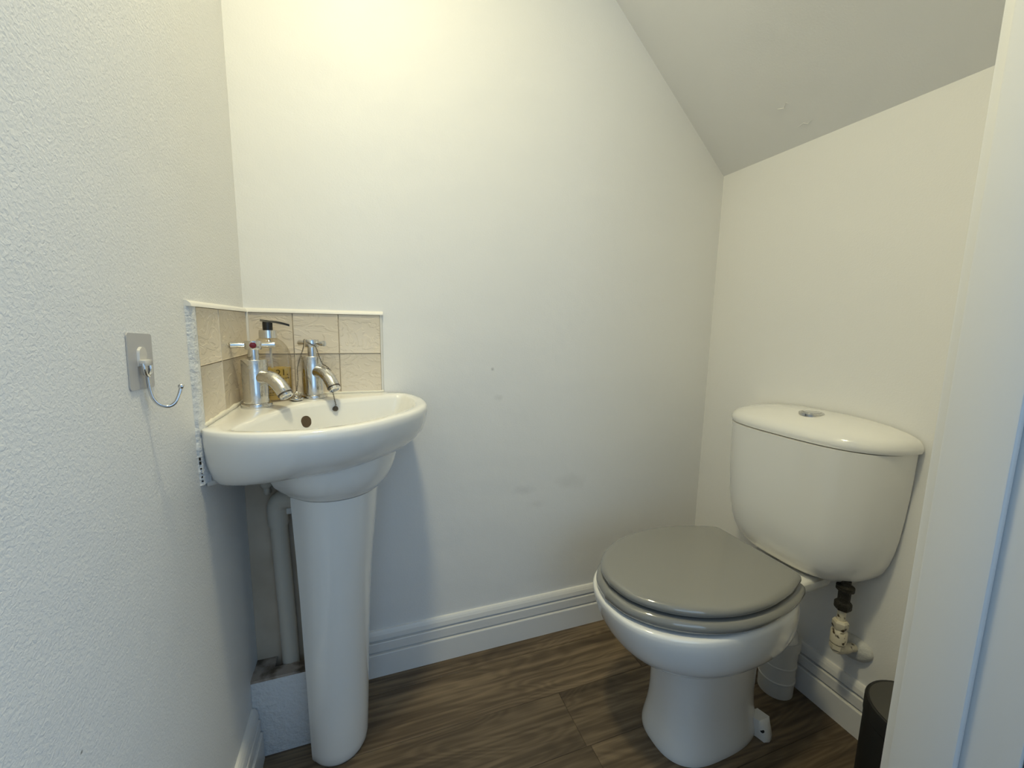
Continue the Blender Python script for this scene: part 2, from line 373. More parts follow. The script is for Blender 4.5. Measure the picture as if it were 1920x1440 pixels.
# door frame: lining, stop, architraves (room side and hall side)
dr = tag(empty('door_1', (0, HY, 0)), kind='structure')
def dpart(name, bm):
    for v in bm.verts: v.co.y -= HY
    return obj(name, bm, m_frame, dr, 30)
LX = 0.878
dpart('lining', box(bmesh.new(), (LX, HY, 0), (JX1+0.0, FY+0.002, HEAD), 0.0015))
dpart('lining', box(bmesh.new(), (JX0, HY, 0), (0.065, FY+0.002, HEAD), 0.0015))
dpart('head_lining', box(bmesh.new(), (0.065, HY, HEAD-0.025), (LX, FY+0.002, HEAD), 0.0015))
dpart('door_stop', box(bmesh.new(), (0.865, -0.905, 0), (LX, FY, HEAD-0.037), 0.003))
dpart('door_stop', box(bmesh.new(), (0.065, -0.905, 0), (0.078, FY, HEAD-0.037), 0.003))
dpart('door_stop', box(bmesh.new(), (0.065, -0.905, HEAD-0.037), (LX, FY, HEAD-0.025), 0.003))
for (y0, y1) in ((FY, FY+0.016), (HY-0.016, HY)):
    dpart('architrave', box(bmesh.new(), (LX+0.006, y0, 0), (LX+0.066, y1, HEAD+0.05), 0.004))
    if y0 < FY-0.01: dpart('architrave', box(bmesh.new(), (0.001, y0, 0), (0.059, y1, HEAD+0.05), 0.004))
    dpart('architrave', box(bmesh.new(), (0.059, y0, HEAD-0.019), (LX+0.006, y1, HEAD+0.05), 0.004))

# ceiling lamp
lp = tag(empty('ceiling_lamp', (LAMP.x, LAMP.y, ZC)), 'round flush ceiling lamp with a warm opal glass shade', 'lamp')
obj('lamp_base', lathe(bmesh.new(), [(0.0, -0.001), (0.090, -0.001), (0.095, -0.012), (0.093, -0.024), (0, -0.024)], n=40), m_trim, lp, 30)
obj('lamp_shade', lathe(bmesh.new(), [(0.088, -0.0245), (0.086, -0.04), (0.075, -0.06), (0.05, -0.075), (0.02, -0.08), (0.0, -0.08)], n=40), m_lampglass, lp, 60)
pl = bpy.data.lights.new('lamp_bulb', 'AREA'); pl.shape = 'DISK'; pl.size = 0.15; pl.spread = math.radians(134); pl.energy = LAMP_W; pl.color = LAMP_C
po = bpy.data.objects.new('lamp_bulb', pl); COL.objects.link(po); po.parent = lp; po.location = (0, 0, -0.083)

# ------------------------------------------------------------------ tiled splashback
TT = 0.006; Z0, Z1, ZJ = 0.8105, 1.006, 0.9098
sb = tag(empty('tile_splashback', (0, 0, Z0)), 'cream riven tile splashback with white edging around the corner basin', 'splashback')
def at(bm, o): 
    l = o.location
    for v in bm.verts: v.co -= l
    return bm
def child(name, bm, m, par, smooth=None): return obj(name, at(bm, par), m, par, smooth)
bm = bmesh.new(); box(bm, (0.0, -0.0035, Z0), (0.300, 0, Z1)); box(bm, (0, -0.312, Z0), (0.0035, -0.0035, Z1)); child('grout_bed', bm, m_grout, sb)
def tile(u0, u1, z0, z1, back):
    g = 0.0009; t = bmesh.new(); L, H = u1-u0-2*g, z1-z0-2*g; nx = nz = 5
    box(t, (0, 0, 0), (L, -TT, H), 0.0012)
    o = obj('tile', t, m_tile, sb, 40)
    if back: o.location = Vector((u0+g, 0, z0+g)) - sb.location
    else: o.location = Vector((0, -u1+g, z0+g)) - sb.location; o.rotation_euler.z = math.radians(90)
    return o
for z0, z1 in ((Z0, ZJ), (ZJ, Z1)):
    for u0, u1 in ((TT, 0.101), (0.101, 0.201), (0.201, 0.2985)): tile(u0, u1, z0, z1, True)
    for u0, u1 in ((TT, 0.2), (0.2, 0.311)):
        o = tile(u0, u1, z0, z1, False)
        o.location.x = 0; o.rotation_euler.z = math.radians(90)
# left tiles face +x: mesh thickness runs along -y of the tile, so rotated +90deg it faces +x
def qround(bm, a, b, out, upv, r=0.008):
    a, b, out, upv = Vector(a), Vector(b), Vector(out), Vector(upv)
    sec = [(0, 0), (r, 0)] + [(r*math.cos(t), r*math.sin(t)) for t in (0.4, 0.8, 1.2)] + [(0, r)]
    loft(bm, [[p + out*d + upv*e for d, e in sec] for p in (a, b)]); return bm
bm = qround(bmesh.new(), (0.0, 0, Z1), (0.306, 0, Z1), (0, -1, 0), (0, 0, 1), 0.0095); child('top_edging', bm, m_trim, sb, 40)
bm = qround(bmesh.new(), (0, -0.334, Z1), (0, 0, Z1), (1, 0, 0), (0, 0, 1), 0.0095); child('top_edging', bm, m_trim, sb, 40)
bm = qround(bmesh.new(), (0.2985, 0, Z0), (0.2985, 0, Z1), (0, -1, 0), (1, 0, 0), 0.0065); child('side_edging', bm, m_trim, sb, 40)
bm = bmesh.new(); pts = []
for k in range(14):
    z = 0.80 + (Z1-0.80)*k/13; pts.append([(0, -0.334+R.uniform(-.001, .001), z), (0.005, -0.332+R.uniform(-.001, .001), z), (0.0085, -0.322+R.uniform(-.001, .001), z), (0.0075, -0.3125, z), (0, -0.311, z)])
loft(bm, pts); child('painted_edging', bm, m_paint_blob, sb, 60)
bm = tube(bmesh.new(), [(0.0075, -0.0075, Z0), (0.0075, -0.0075, Z1)], 0.0035, 8); child('corner_bead', bm, m_trim, sb, 60)
bm = bmesh.new(); ls = [(0.0065, -0.318 + 0.30*k/24, 0.8115 + R.uniform(-.0006, .0012)) for k in range(25)]
tube(bm, ls, [0.0042*R.uniform(.8, 1.25) for _ in ls], 8)
ls = [(0.008 + 0.295*k/24, -0.0065, 0.8115 + R.uniform(-.0004, .0008)) for k in range(25)]
tube(bm, ls, [0.0036*R.uniform(.85, 1.15) for _ in ls], 8); child('caulk', bm, m_caulk, sb, 80)

# ------------------------------------------------------------------ corner basin on its pedestal
ZR = 0.809
bs = tag(empty('corner_basin', (0, 0, 0.641)), 'white ceramic corner wash basin fixed under the tiled splashback', 'basin')
half = [(0.312, -0.002), (0.338, -0.012), (0.370, -0.055), (0.387, -0.11), (0.391, -0.175), (0.376, -0.232), (0.347, -0.278)]
arc = half + [(0.314, -0.314)] + [(-y, -x) for x, y in reversed(half)]
front = spline([(x, y, 0) for x, y in arc], 6)
outline = [Vector((0.002, -0.002, 0))] + [Vector((0.002+0.31*k/10, -0.002, 0)) for k in range(1, 10)] + front + [Vector((0.002, -0.002-0.31*(10-k)/10, 0)) for k in range(1, 10)]
ohalf = [(0.352, -0.068), (0.364, -0.112), (0.366, -0.168), (0.354, -0.218), (0.328, -0.262)]
oarc = ohalf + [(0.296, -0.296)] + [(-y, -x) for x, y in reversed(ohalf)]
oback = [(0.052, -0.340), (0.066, -0.270), (0.088, -0.205), (0.107, -0.160), (0.128, -0.128), (0.160, -0.107), (0.205, -0.088), (0.270, -0.066), (0.340, -0.052)]
opening = spline([(x, y, 0) for x, y in oarc + oback], 6, True)
KC = Vector((0.205, -0.205, 0))
def raycast(poly, ang):
    d = Vector((math.cos(ang), math.sin(ang), 0)); best = 0
    for i in range(len(poly)):
        a, b = poly[i]-KC, poly[(i+1) % len(poly)]-KC; e = b-a
        den = d.x*e.y - d.y*e.x
        if abs(den) < 1e-12: continue
        t = (a.x*e.y - a.y*e.x)/den; u = (a.x*d.y - a.y*d.x)/den
        if t > 0 and -1e-6 <= u <= 1+1e-6: best = max(best, t)
    return KC + d*best
NA = 144
angs = [math.radians(135) + 2*math.pi*k/NA for k in range(NA)]
OUT = [raycast(outline, a) for a in angs]; OPN = [raycast(opening, a) for a in angs]
CB = Vector((0.145, -0.145, 0))
def ring_out(sc, z):
    r = []
    for p in OUT:
        onwall = p.x < 0.0025 or p.y > -0.0025
        if onwall: q = p.copy()
        else:
            # the ends against the walls hardly taper, the front does
            we = min(1, max(0, min(p.x, -p.y)/0.16)); we = 0.25 + 0.75*we
            q = CB + (p-CB)*(1-(1-sc)*we)
            q.x = max(q.x, 0.002); q.y = min(q.y, -0.002)
        r.append(Vector((q.x, q.y, z)))
    return r
def ring_in(t, z):     # t 0..1 from rim to drain
    return [Vector((p.x, p.y, 0)).lerp(KC, t) + Vector((0, 0, z)) for p in OPN]
bm = bmesh.new()
rings = [ring_in(0.93, 0.6885), ring_in(0.75, 0.690), ring_in(0.55, 0.696), ring_in(0.36, 0.708), ring_in(0.22, 0.728), ring_in(0.12, 0.755), ring_in(0.065, 0.78), ring_in(0.03, 0.798), ring_in(0.008, 0.8065),
         [a.lerp(b, 0.12)+Vector((0, 0, ZR)) for a, b in zip(OPN, OUT)],
         [a.lerp(b, 0.55)+Vector((0, 0, ZR+0.0005)) for a, b in zip(OPN, OUT)],
         ring_out(0.975, ZR), ring_out(0.990, ZR-0.002), ring_out(1.0, ZR-0.008), ring_out(0.998, 0.79), ring_out(0.985, 0.772), ring_out(0.955, 0.753), ring_out(0.90, 0.737), ring_out(0.82, 0.722), ring_out(0.73, 0.712), ring_out(0.62, 0.706)]
loft(bm, rings)
child('bowl', bm, m_cer, bs, 75)
# neck that sits on the pedestal: U-shaped sleeve round the diagonal
D = Vector((1, -1, 0)).normalized(); E_ = Vector((1, 1, 0)).normalized()
def usec(cc, r, back, z, n=28, lip=0.0):
    C = Vector((cc, -cc, z)); pts = []
    if lip: pts.append(C - D*back + E_*(-(r+0.0003)))
    for k in range(4): pts.append(C - D*back*(1-k/4) - E_*r)
    for k in range(n+1):
        a = -math.pi/2 + math.pi*k/n; pts.append(C + D*r*math.cos(a) + E_*r*math.sin(a))
    for k in range(1, 5): pts.append(C - D*back*(k/4) + E_*r)
    if lip: pts.append(C - D*back + E_*(r+lip))
    return pts
bm = bmesh.new()
loft(bm, [usec(0.196, 0.128, 0.05, 0.735), usec(0.196, 0.121, 0.05, 0.70), usec(0.196, 0.115, 0.05, 0.682), usec(0.196, 0.106, 0.05, 0.664), usec(0.195, 0.0965, 0.045, 0.652), usec(0.194, 0.0905, 0.035, 0.646), usec(0.194, 0.0885, 0.030, 0.6425), usec(0.194, 0.085, 0.029, 0.641)])
child('neck', bm, m_cer, bs, 60)
# overflow and drain
ov = Vector((0.1345, -0.1345, 0.770)); dn = Vector((1, -1, 0.30)).normalized()
child('overflow_hole', lathe(bmesh.new(), [(0.0, -0.004), (0.0125, -0.004), (0.0128, 0.0014), (0.0112, 0.0016), (0.0, 0.0004)], ov, dn, 28), m_cer_dark, bs, 40)
child('drain_ring', lathe(bmesh.new(), [(0.0, 0.686), (0.026, 0.686), (0.026, 0.6905), (0.022, 0.692), (0.018, 0.6895), (0, 0.6895)], (KC.x, KC.y, 0), n=28), m_chrome, bs, 40)
# painted filler where the basin meets the left wall
bm = bmesh.new(); rg = []
for k in range(16):
    z = 0.716 + 0.096*k/15; j = R.uniform(-.0015, .0015)
    rg.append([(0.0, -0.336+j-0.006*(1-k/15)*0, z), (0.004, -0.334+j, z), (0.006, -0.324+j, z), (0.010, -0.314, z), (0.0, -0.312, z)])
loft(bm, rg); child('painted_filler', bm, m_paint_blob, bs, 60)
bm = bmesh.new()
for k in range(6):
    z = 0.722 + k*0.0075 + R.uniform(-.001, .001); yy = -0.3335 - 0.0045*k/8
    box(bm, (0.0022, yy-0.0004, z), (0.0048, yy+0.0003, z+R.uniform(.0015, .0055)))
tag(child('crack', bm, m_near_black, bs), kind='stuff')

pd = tag(empty('basin_pedestal', (0.175, -0.175, 0)), 'tall white ceramic pedestal under the corner basin', 'pedestal')
prof = [(0.640, 0.194, 0.0855, 0.030), (0.62, 0.193, 0.0845, 0.030), (0.5, 0.188, 0.0775, 0.026), (0.4, 0.184, 0.0732, 0.022), (0.3, 0.181, 0.0705, 0.019), (0.2, 0.179, 0.0685, 0.016), (0.1, 0.177, 0.067, 0.013), (0.03, 0.1755, 0.0655, 0.011), (0.012, 0.175, 0.064, 0.011), (0.001, 0.175, 0.059, 0.011)]
bm = bmesh.new()
outer = [usec(c_, r, b, z, lip=0.007) for z, c_, r, b in prof]; inner = [usec(c_, r-0.012, b, z, lip=0.0001) for z, c_, r, b in prof]
rings = [o_ + i_[::-1] for o_, i_ in zip(outer, inner)]
vs = loft(bm, rings, False, False)
for v_ in (vs[0], vs[-1]):
    n = len(v_)
    for j in range(n//2-1): bm.faces.new((v_[j], v_[j+1], v_[n-2-j], v_[n-1-j]))
child('pedestal_shell', bm, m_cer, pd, 50)

# ------------------------------------------------------------------ taps
def make_tap(loc, rz, hz, idx, spout_dir, label):
    t = tag(empty('basin_tap', loc), label, 'tap')
    r = 0.0238
    obj('body', lathe(bmesh.new(), [(0.0, 0.004), (r, 0.004), (r, 0.0965), (r-0.001, 0.098), (0, 0.098)], n=36), m_chrome_dull, t, 40)
    obj('base_ring', lathe(bmesh.new(), [(0, 0.0004), (0.0285, 0.0004), (0.029, 0.004), (0.0275, 0.0075), (0.0245, 0.009), (0, 0.009)], n=36), m_chrome_dull, t, 40)
    obj('stem', lathe(bmesh.new(), [(0, 0.098), (0.0098, 0.098), (0.0098, 0.120), (0, 0.120)], n=24), m_chrome, t, 40)
    hd = obj('handle', lathe(bmesh.new(), [(0, 0.1185), (0.0148, 0.1185), (0.0156, 0.1200), (0.0156, 0.1345), (0.0148, 0.136), (0, 0.1364)], n=28), m_chrome, t, 40)
    for k in range(2):
        a = hz + k*math.pi; d = Vector((math.cos(a), math.sin(a), 0)); p = Vector((0, 0, 0.1275))
        obj('handle_arm', tube(bmesh.new(), [p + d*0.013, p + d*0.019, p + d*0.0375, p + d*0.039, p+d*0.0395], [0.0042, 0.0045, 0.0064, 0.0062, 0.005], 18), m_chrome, hd, 40)
    d = Vector(spout_dir); ci = Vector((0, 0, 0.1275))
    obj('colour_dot', lathe(bmesh.new(), [(0, 0.0150), (0.0060, 0.0150), (0.0060, 0.0162), (0.0052, 0.0168), (0, 0.0168)], ci, d, 20), idx, hd, 40)
    sd = Vector((math.cos(rz), math.sin(rz), 0)); z = Vector((0, 0, 1))
    pts = spline([sd*0.010 + z*0.060, sd*0.026+z*0.0625, sd*0.043+z*0.061, sd*0.058+z*0.053, sd*0.070+z*0.041, sd*0.077+z*0.032], 4)
    sp = obj('spout', tube(bmesh.new(), pts, 0.0142, 24), m_chrome_dull, t, 40)
    e = pts[-1]; dd = (pts[-1]-pts[-2]).normalized()
    obj('seal_ring', tube(bmesh.new(), [e - dd*0.0005, e + dd*0.002], 0.0143, 24), m_dark_metal, sp, 40)
    obj('aerator', lathe(bmesh.new(), [(0, 0.002), (0.0128, 0.002), (0.0128, 0.0075), (0.0115, 0.0085), (0.0085, 0.0085), (0.008, 0.005), (0, 0.005)], e, dd, 24), m_chrome, sp, 40)
    return t
HOT = Vector((0.045, -0.137, ZR+0.0003)); COLD = Vector((0.144, -0.049, ZR+0.0003))
make_tap(HOT, math.radians(-38), math.radians(12), m_red, (0.20, -0.98, 0), 'chrome basin tap with a red dot, in front of the soap bottle')
make_tap(COLD, math.radians(-52), math.radians(-42), m_blue, (0.67, 0.74, 0), 'chrome basin tap with a ball chain looped over its handle')

# plug and ball chain
pg = tag(empty('basin_plug', (0.1115, -0.086, ZR)), 'chrome and black basin plug on a ball chain beside the chain-draped tap', 'plug')
pc = Vector((0.1115, -0.086, ZR+0.0068)); pn = Vector((0.15, -0.25, 1)).normalized()
child('stopper', lathe(bmesh.new(), [(0, -0.006), (0.0110, -0.006), (0.0125, -0.001), (0.0, -0.001)], pc, pn, 28), m_black, pg, 40)
child('cap', lathe(bmesh.new(), [(0, -0.001), (0.0138, -0.001), (0.0142, 0.001), (0.0128, 0.003), (0, 0.0042)], pc, pn, 28), m_chrome, pg, 40)
bm = bmesh.new(); lc = pc + pn*0.009
tube(bm, [lc + Vector((0.005*math.cos(a), 0, 0.005*math.sin(a))) for a in [2*math.pi*k/14 for k in range(15)]], 0.0011, 6); child('ring', bm, m_chrome_dull, pg, 60)
def beads(bm, pts, r=0.0013, step=0.0033):
    P = spline(pts, 24); acc = 0; last = P[0]; tot = []
    for p in P[1:]:
        seg = (p-last).length
        while acc+seg >= step:
            t = (step-acc)/seg; last = last.lerp(p, t); tot.append(last.copy()); seg = (p-last).length; acc = 0
        acc += seg; last = p
    for p in tot:
        t = bmesh.new(); bmesh.ops.create_icosphere(t, subdivisions=1, radius=r, matrix=Matrix.Translation(p)); merge(bm, t)
    tube(bm, P[::3]+[P[-1]], r*0.35, 4)
hz = COLD.z
bm = bmesh.new()
ha = Vector((math.cos(math.radians(138)), math.sin(math.radians(138)), 0))
arm = COLD + ha*0.022 + Vector((0, -0.006, 0.1275))
beads(bm, [lc + Vector((0, 0, 0.005)), lc + Vector((0.004, 0, 0.03)), Vector((0.116, -0.074, hz+0.075)), arm + Vector((-0.002, -0.003, -0.01)), arm + Vector((0, 0, 0.0075)), COLD + Vector((-0.004, -0.019, 0.1285)),
           COLD + Vector((0.010, -0.020, 0.120)), COLD + Vector((0.016, -0.021, 0.10)), COLD + Vector((0.024, -0.026, 0.081)), COLD + Vector((0.030, -0.036, 0.0785)), COLD + Vector((0.042, -0.040, 0.066)),
           COLD + Vector((0.042, -0.045, 0.05)), COLD + Vector((0.044, -0.046, 0.02)), COLD + Vector((0.050, -0.050, -0.013))], 0.0017, 0.0040)
child('chain', bm, m_chain, pg, 80)
bm = bmesh.new(); an = COLD + Vector((0.048, -0.052, -0.020))
lathe(bm, [(0, -0.002), (0.0055, -0.002), (0.006, 0.003), (0.004, 0.006), (0, 0.0065)], an, (0.5, -0.8, 0.2), 16)
tube(bm, [an, COLD + Vector((0.050, -0.052, -0.014))], 0.003, 8); child('chain_stay', bm, m_dark_metal, pg, 40)

# ------------------------------------------------------------------ soap bottle
BX, BY, BR = 0.0600, -0.068, math.radians(14)
BSC = 0.915
sp = tag(empty('soap_bottle', (BX, BY, ZR+0.0006), BR), 'clear pump bottle of yellow hand soap between the two basin taps', 'soap bottle')
SX, SY = 0.0435, 0.029
bodyp = [(0, 0.0), (0.90, 0.0), (0.97, 0.002), (1, 0.006), (1, 0.095), (0.98, 0.108), (0.92, 0.121), (0.80, 0.133), (0.64, 0.143), (0.46, 0.150), (0.38, 0.153), (0, 0.153)]
def oval(prof, k=1.0, dz=0):
    b = bmesh.new(); rings = []
    for r, z in prof:
        blend = min(1, max(0, (z-0.125)/0.028)); ax = SX*r; ay = (SY*r)*(1-blend) + min(SY*r*1.3, SX*r)*blend
        rings.append([Vector((max(ax*k, 1e-5)*math.cos(t), max(ay*k, 1e-5)*math.sin(t), z+dz)) for t in [2*math.pi*q/48 for q in range(48)]])
    loft(b, rings); return b
obj('bottle_body', oval(bodyp), m_bottle, sp, 50)
obj('liquid_soap', oval([(0, 0.004), (0.9, 0.004), (0.97, 0.007), (0.97, 0.080), (0, 0.080)], 0.96), m_soap, sp, 50)
obj('collar', lathe(bmesh.new(), [(0, 0.1525), (0.0182, 0.1525), (0.0178, 0.166), (0.0170, 0.171), (0.012, 0.172), (0, 0.172)], n=32), m_chrome, sp, 40)
pu = obj('pump_head', lathe(bmesh.new(), [(0, 0.172), (0.0098, 0.172), (0.0098, 0.189), (0.0088, 0.191), (0, 0.191)], n=24), m_black, sp, 40)
bm = bmesh.new(); rg = []
for k in range(17):
    t = k/16; x = -0.0135 + 0.056*t; z = 0.1915 - 0.0075*max(0, t-0.35)**1.6*2.2 + 0.0028*max(0, 0.3-t)/0.3
    wd, th = 0.0085*(1-0.45*t), 0.0026
    rg.append([(x, -wd, z-th), (x, wd, z-th), (x, wd*0.7, z+th), (x, -wd*0.7, z+th)])
loft(bm, rg); obj('nozzle', bm, m_black, pu, 40)
bm = bmesh.new(); tube(bm, [(0.002, 0, 0.15), (0.004, 0.001, 0.09), (0.008, 0.002, 0.012)], 0.0024, 8); obj('dip_tube', bm, m_pvc_w, sp, 60)
# print on the bottle: the number and rows of small type
cv = bpy.data.curves.new('print', 'FONT'); cv.body = '21.'; cv.size = 0.021; cv.extrude = 0.0001; cv.align_x = 'CENTER'
tmp = bpy.data.objects.new('tmp', cv); COL.objects.link(tmp)
dg = bpy.context.evaluated_depsgraph_get(); me = bpy.data.meshes.new_from_object(tmp.evaluated_get(dg)); bpy.data.objects.remove(tmp)
bm = bmesh.new(); bm.from_mesh(me)
for v in bm.verts:
    x, yy = v.co.x+0.021, v.co.y
    v.co = (x, -SY*1.004*math.sqrt(max(0.02, 1-(x/SX)**2)) - 0.0002, 0.063 + yy)
def printrow(z, x0, x1, h):
    x = x0
    while x < x1:
        wd = R.uniform(0.0015, 0.0045)
        f_ = lambda q: -SY*1.004*math.sqrt(max(0.02, 1-(q/SX)**2)) - 0.0002
        vs = [bm.verts.new(p) for p in ((x, f_(x), z), (x+wd, f_(x+wd), z), (x+wd, f_(x+wd), z+h), (x, f_(x), z+h))]; bm.faces.new(vs)
        x += wd + R.uniform(0.001, 0.0025)
for z, a, b, h in ((0.0545, -0.02, 0.034, 0.0022), (0.040, -0.03, 0.038, 0.0008), (0.030, -0.03, 0.038, 0.0012), (0.0215, -0.03, 0.036, 0.0016), (0.016, -0.02, 0.03, 0.0012)): printrow(z, a, b, h)
m_print = mat('bottle_print', (0.07, 0.045, 0.005), 0.6)
obj('print', bm, m_print, sp)
sp.scale.z = BSC

# ------------------------------------------------------------------ pipework and boxing under the basin
bx = tag(empty('pipe_boxing', (0, 0, 0)), 'low white pipe boxing with a dusty open top behind the pedestal', 'boxing')
BY0, BZ = -0.160, 0.196
obj('front_board', box(bmesh.new(), (0.0, BY0, 0.0), (0.150, BY0+0.012, BZ-0.006), 0.001), m_paint_blob, bx, 40)
bm = bmesh.new(); box(bm, (0, BY0, BZ-0.006), (0.150, BY0+0.030, BZ)); box(bm, (0, BY0+0.030, BZ-0.006), (0.042, -0.094, BZ-0.002)); obj('top_board', bm, m_dust, bx)
obj('back_panel', box(bmesh.new(), (0.0, -0.094, 0.0), (0.150, -0.080, 0.70), 0.0005), m_raw, bx)
obj('shade_block', box(bmesh.new(), (0.0005, BY0+0.0125, 0.0005), (0.149, -0.0945, 0.11)), m_near_black, bx)  # solid block; the shade inside the boxing is put into its colour
wp = tag(empty('waste_pipe', (0.073, -0.113, 0.15)), 'cream plastic waste pipe rising from the boxing beside the pedestal', 'pipe')
child('pipe', tube(bmesh.new(), [(0.074, -0.112, 0.112), (0.072, -0.114, 0.3), (0.066, -0.117, 0.56)], 0.0178, 24), m_pvc, wp, 50)
child('elbow', tube(bmesh.new(), spline([(0.067, -0.1165, 0.535), (0.066, -0.117, 0.567), (0.069, -0.119, 0.585), (0.082, -0.126, 0.597), (0.105, -0.138, 0.600), (0.15, -0.165, 0.600)], 5), 0.0208, 24), m_pvc, wp, 50)
child('bracket', box(bmesh.new(), (0.089, -0.150, 0.570), (0.101, -0.138, 0.583), 0.001), m_pvc_w, wp, 40)
tp = tag(empty('tap_connector', (0.047, -0.125, 0.62)), 'small white supply connector hanging under the basin by the wall', 'pipe fitting')
child('tail', tube(bmesh.new(), [(0.050, -0.130, 0.705), (0.050, -0.130, 0.655)], 0.0058, 16), m_pvc_w, tp, 50)
child('nut', lathe(bmesh.new(), [(0, 0.662), (0.0155, 0.662), (0.0165, 0.657), (0.0150, 0.650), (0.0105, 0.632), (0.004, 0.625), (0, 0.6245)], (0.050, -0.130, 0), n=24), m_pvc, tp, 50)
child('back_nut', lathe(bmesh.new(), [(0, 0.685), (0.019, 0.685), (0.019, 0.704), (0, 0.704)], (0.050, -0.130, 0), n=8), m_near_black, tp, 30)
child('supply_pipe', tube(bmesh.new(), spline([(0.050, -0.130, 0.630), (0.049, -0.124, 0.617), (0.048, -0.112, 0.610), (0.047, -0.094, 0.607)], 4), 0.0065, 12), m_pvc, tp, 50)

# ------------------------------------------------------------------ wall hook
hk = tag(empty('wall_hook', (0, -0.483, 0.933)), 'chrome wire hook on a clear grey adhesive plate, left wall', 'hook')
tilt = math.radians(-3)
def hp(u, v, d=0.0):   # u towards the back wall, v up, d out from the wall
    uu, vv = u*math.cos(tilt)-v*math.sin(tilt), u*math.sin(tilt)+v*math.cos(tilt); return Vector((d, uu, vv))
bm = bmesh.new(); rr = 0.004; pts = []
for cx, cz, a0 in ((0.0295-rr, 0.034-rr, 0), (-0.0295+rr, 0.034-rr, 90), (-0.0295+rr, -0.034+rr, 180), (0.0295-rr, -0.034+rr, 270)):
    for k in range(5): a = math.radians(a0+22.5*k); pts.append((cx+rr*math.cos(a), cz+rr*math.sin(a)))
loft(bm, [[hp(u, v, 0.0003) for u, v in pts], [hp(u, v, 0.0016) for u, v in pts]]); obj('plate', bm, m_grey_film, hk)
bm = bmesh.new(); pts = [(0.010*math.cos(math.radians(a)), 0.010 + 0.008*math.sin(math.radians(a))) for a in range(0, 181, 15)] + [(-0.010, -0.006), (0.010, -0.006)]
loft(bm, [[hp(u, v, 0.0016) for u, v in pts], [hp(u*0.92, v*0.96, 0.0042) for u, v in pts]]); obj('lug', bm, m_clip, hk, 30)
bm = bmesh.new()
box(bm, (0.0036, -0.0125, -0.0055), (0.0105, 0.0065, 0.0025), 0.0015)
obj('clip', bm, m_clip, hk, 40)
bm = bmesh.new()
tube(bm, [(0.0075, -0.0105, -0.002), (0.008, -0.011, -0.008), (0.008, -0.009, -0.015), (0.008, -0.003, -0.0175), (0.008, 0.003, -0.015), (0.008, 0.005, -0.008), (0.0075, 0.0045, -0.002)], 0.0024, 12)
obj('swivel', bm, m_chrome, hk, 60)
hook_pts = spline([(0.0075, -0.003, -0.0165), (0.0075, -0.002, -0.030), (0.009, 0.0, -0.045), (0.0135, 0.003, -0.0545), (0.021, 0.0065, -0.0585), (0.028, 0.0095, -0.0545), (0.0325, 0.0125, -0.043), (0.0345, 0.0140, -0.034)], 6)
hw = obj('hook_wire', tube(bmesh.new(), hook_pts, 0.0021, 12), m_chrome, hk, 60)
bm = bmesh.new(); bmesh.ops.create_uvsphere(bm, u_segments=16, v_segments=10, radius=0.0036, matrix=Matrix.Translation(hook_pts[-1])); obj('ball_end', bm, m_chrome, hw, 60)

# ------------------------------------------------------------------ toilet
YC = -0.408
wc = tag(empty('toilet', (1.05, YC, 0)), 'white close-coupled toilet with a grey seat against the right wall', 'toilet')
def half_outline(ctrl, n=7):
    P = spline([(u, v, 0) for u, v in ctrl], n)
    return [(p.x, p.y) for p in P] + [(p.x, -p.y) for p in reversed(P[1:-1])]
def rings_from(hfun):
    return [[Vector((x, YC+v, z)) for x, v in half] for z, half in hfun]
def superring(xf, xb, xm, hw, z, e, yc=YC, N=72):
    pts = []
    for k in range(N):
        a = 2*math.pi*k/N; cx, sx = math.cos(a), math.sin(a); q = 2/e
        X = math.copysign(abs(cx)**q, cx); Y = math.copysign(abs(sx)**q, sx)
        pts.append(Vector((xm + X*((xm-xf) if X < 0 else (xb-xm)), yc + Y*hw, z)))
    return pts
BXF, BXB, BXM, BHW, BZT, BZB = 0.7335, 1.232, 0.955, 0.170, 0.389, 0.262
bm = bmesh.new(); rg = []
for z, k in ((0.3905, 0.90), (0.3905, 0.955), (0.3885, 0.985), (0.384, 0.998), (0.375, 1.004), (0.362, 1.005), (0.347, 1.0), (0.331, 0.99), (0.315, 0.973), (0.301, 0.949), (0.289, 0.916), (0.279, 0.872), (0.2715, 0.82), (0.266, 0.76), (0.262, 0.69), (0.259, 0.62), (0.256, 0.56)):
    xm = BXM + 0.03*(0.389-z)/0.12
    rg.append(superring(xm-(BXM-BXF)*k, xm+(BXB-BXM)*k, xm, BHW*k, z, 2.25))
loft(bm, rg); child('bowl', bm, m_cer, wc, 60)
FY_ = -0.4160; bm = bmesh.new(); rg = []
for z, k in ((0.2635, 1.5), (0.259, 0.95), (0.250, 0.62), (0.238, 0.48), (0.22, 0.42), (0.17, 0.33), (0.12, 0.30), (0.09, 0.36), (0.065, 0.50), (0.045, 0.68), (0.028, 0.84), (0.015, 0.97), (0.006, 1.0), (0.001, 0.97)):
    fl, hw = 0.018*k, 0.0730; xf, xb = 0.900, 1.158; xm = xf+hw*1.3
    rg.append(superring(xf-fl, xb+fl, xm, hw+fl, z, 2.6, FY_))
loft(bm, rg); child('foot', bm, m_cer, wc, 60)
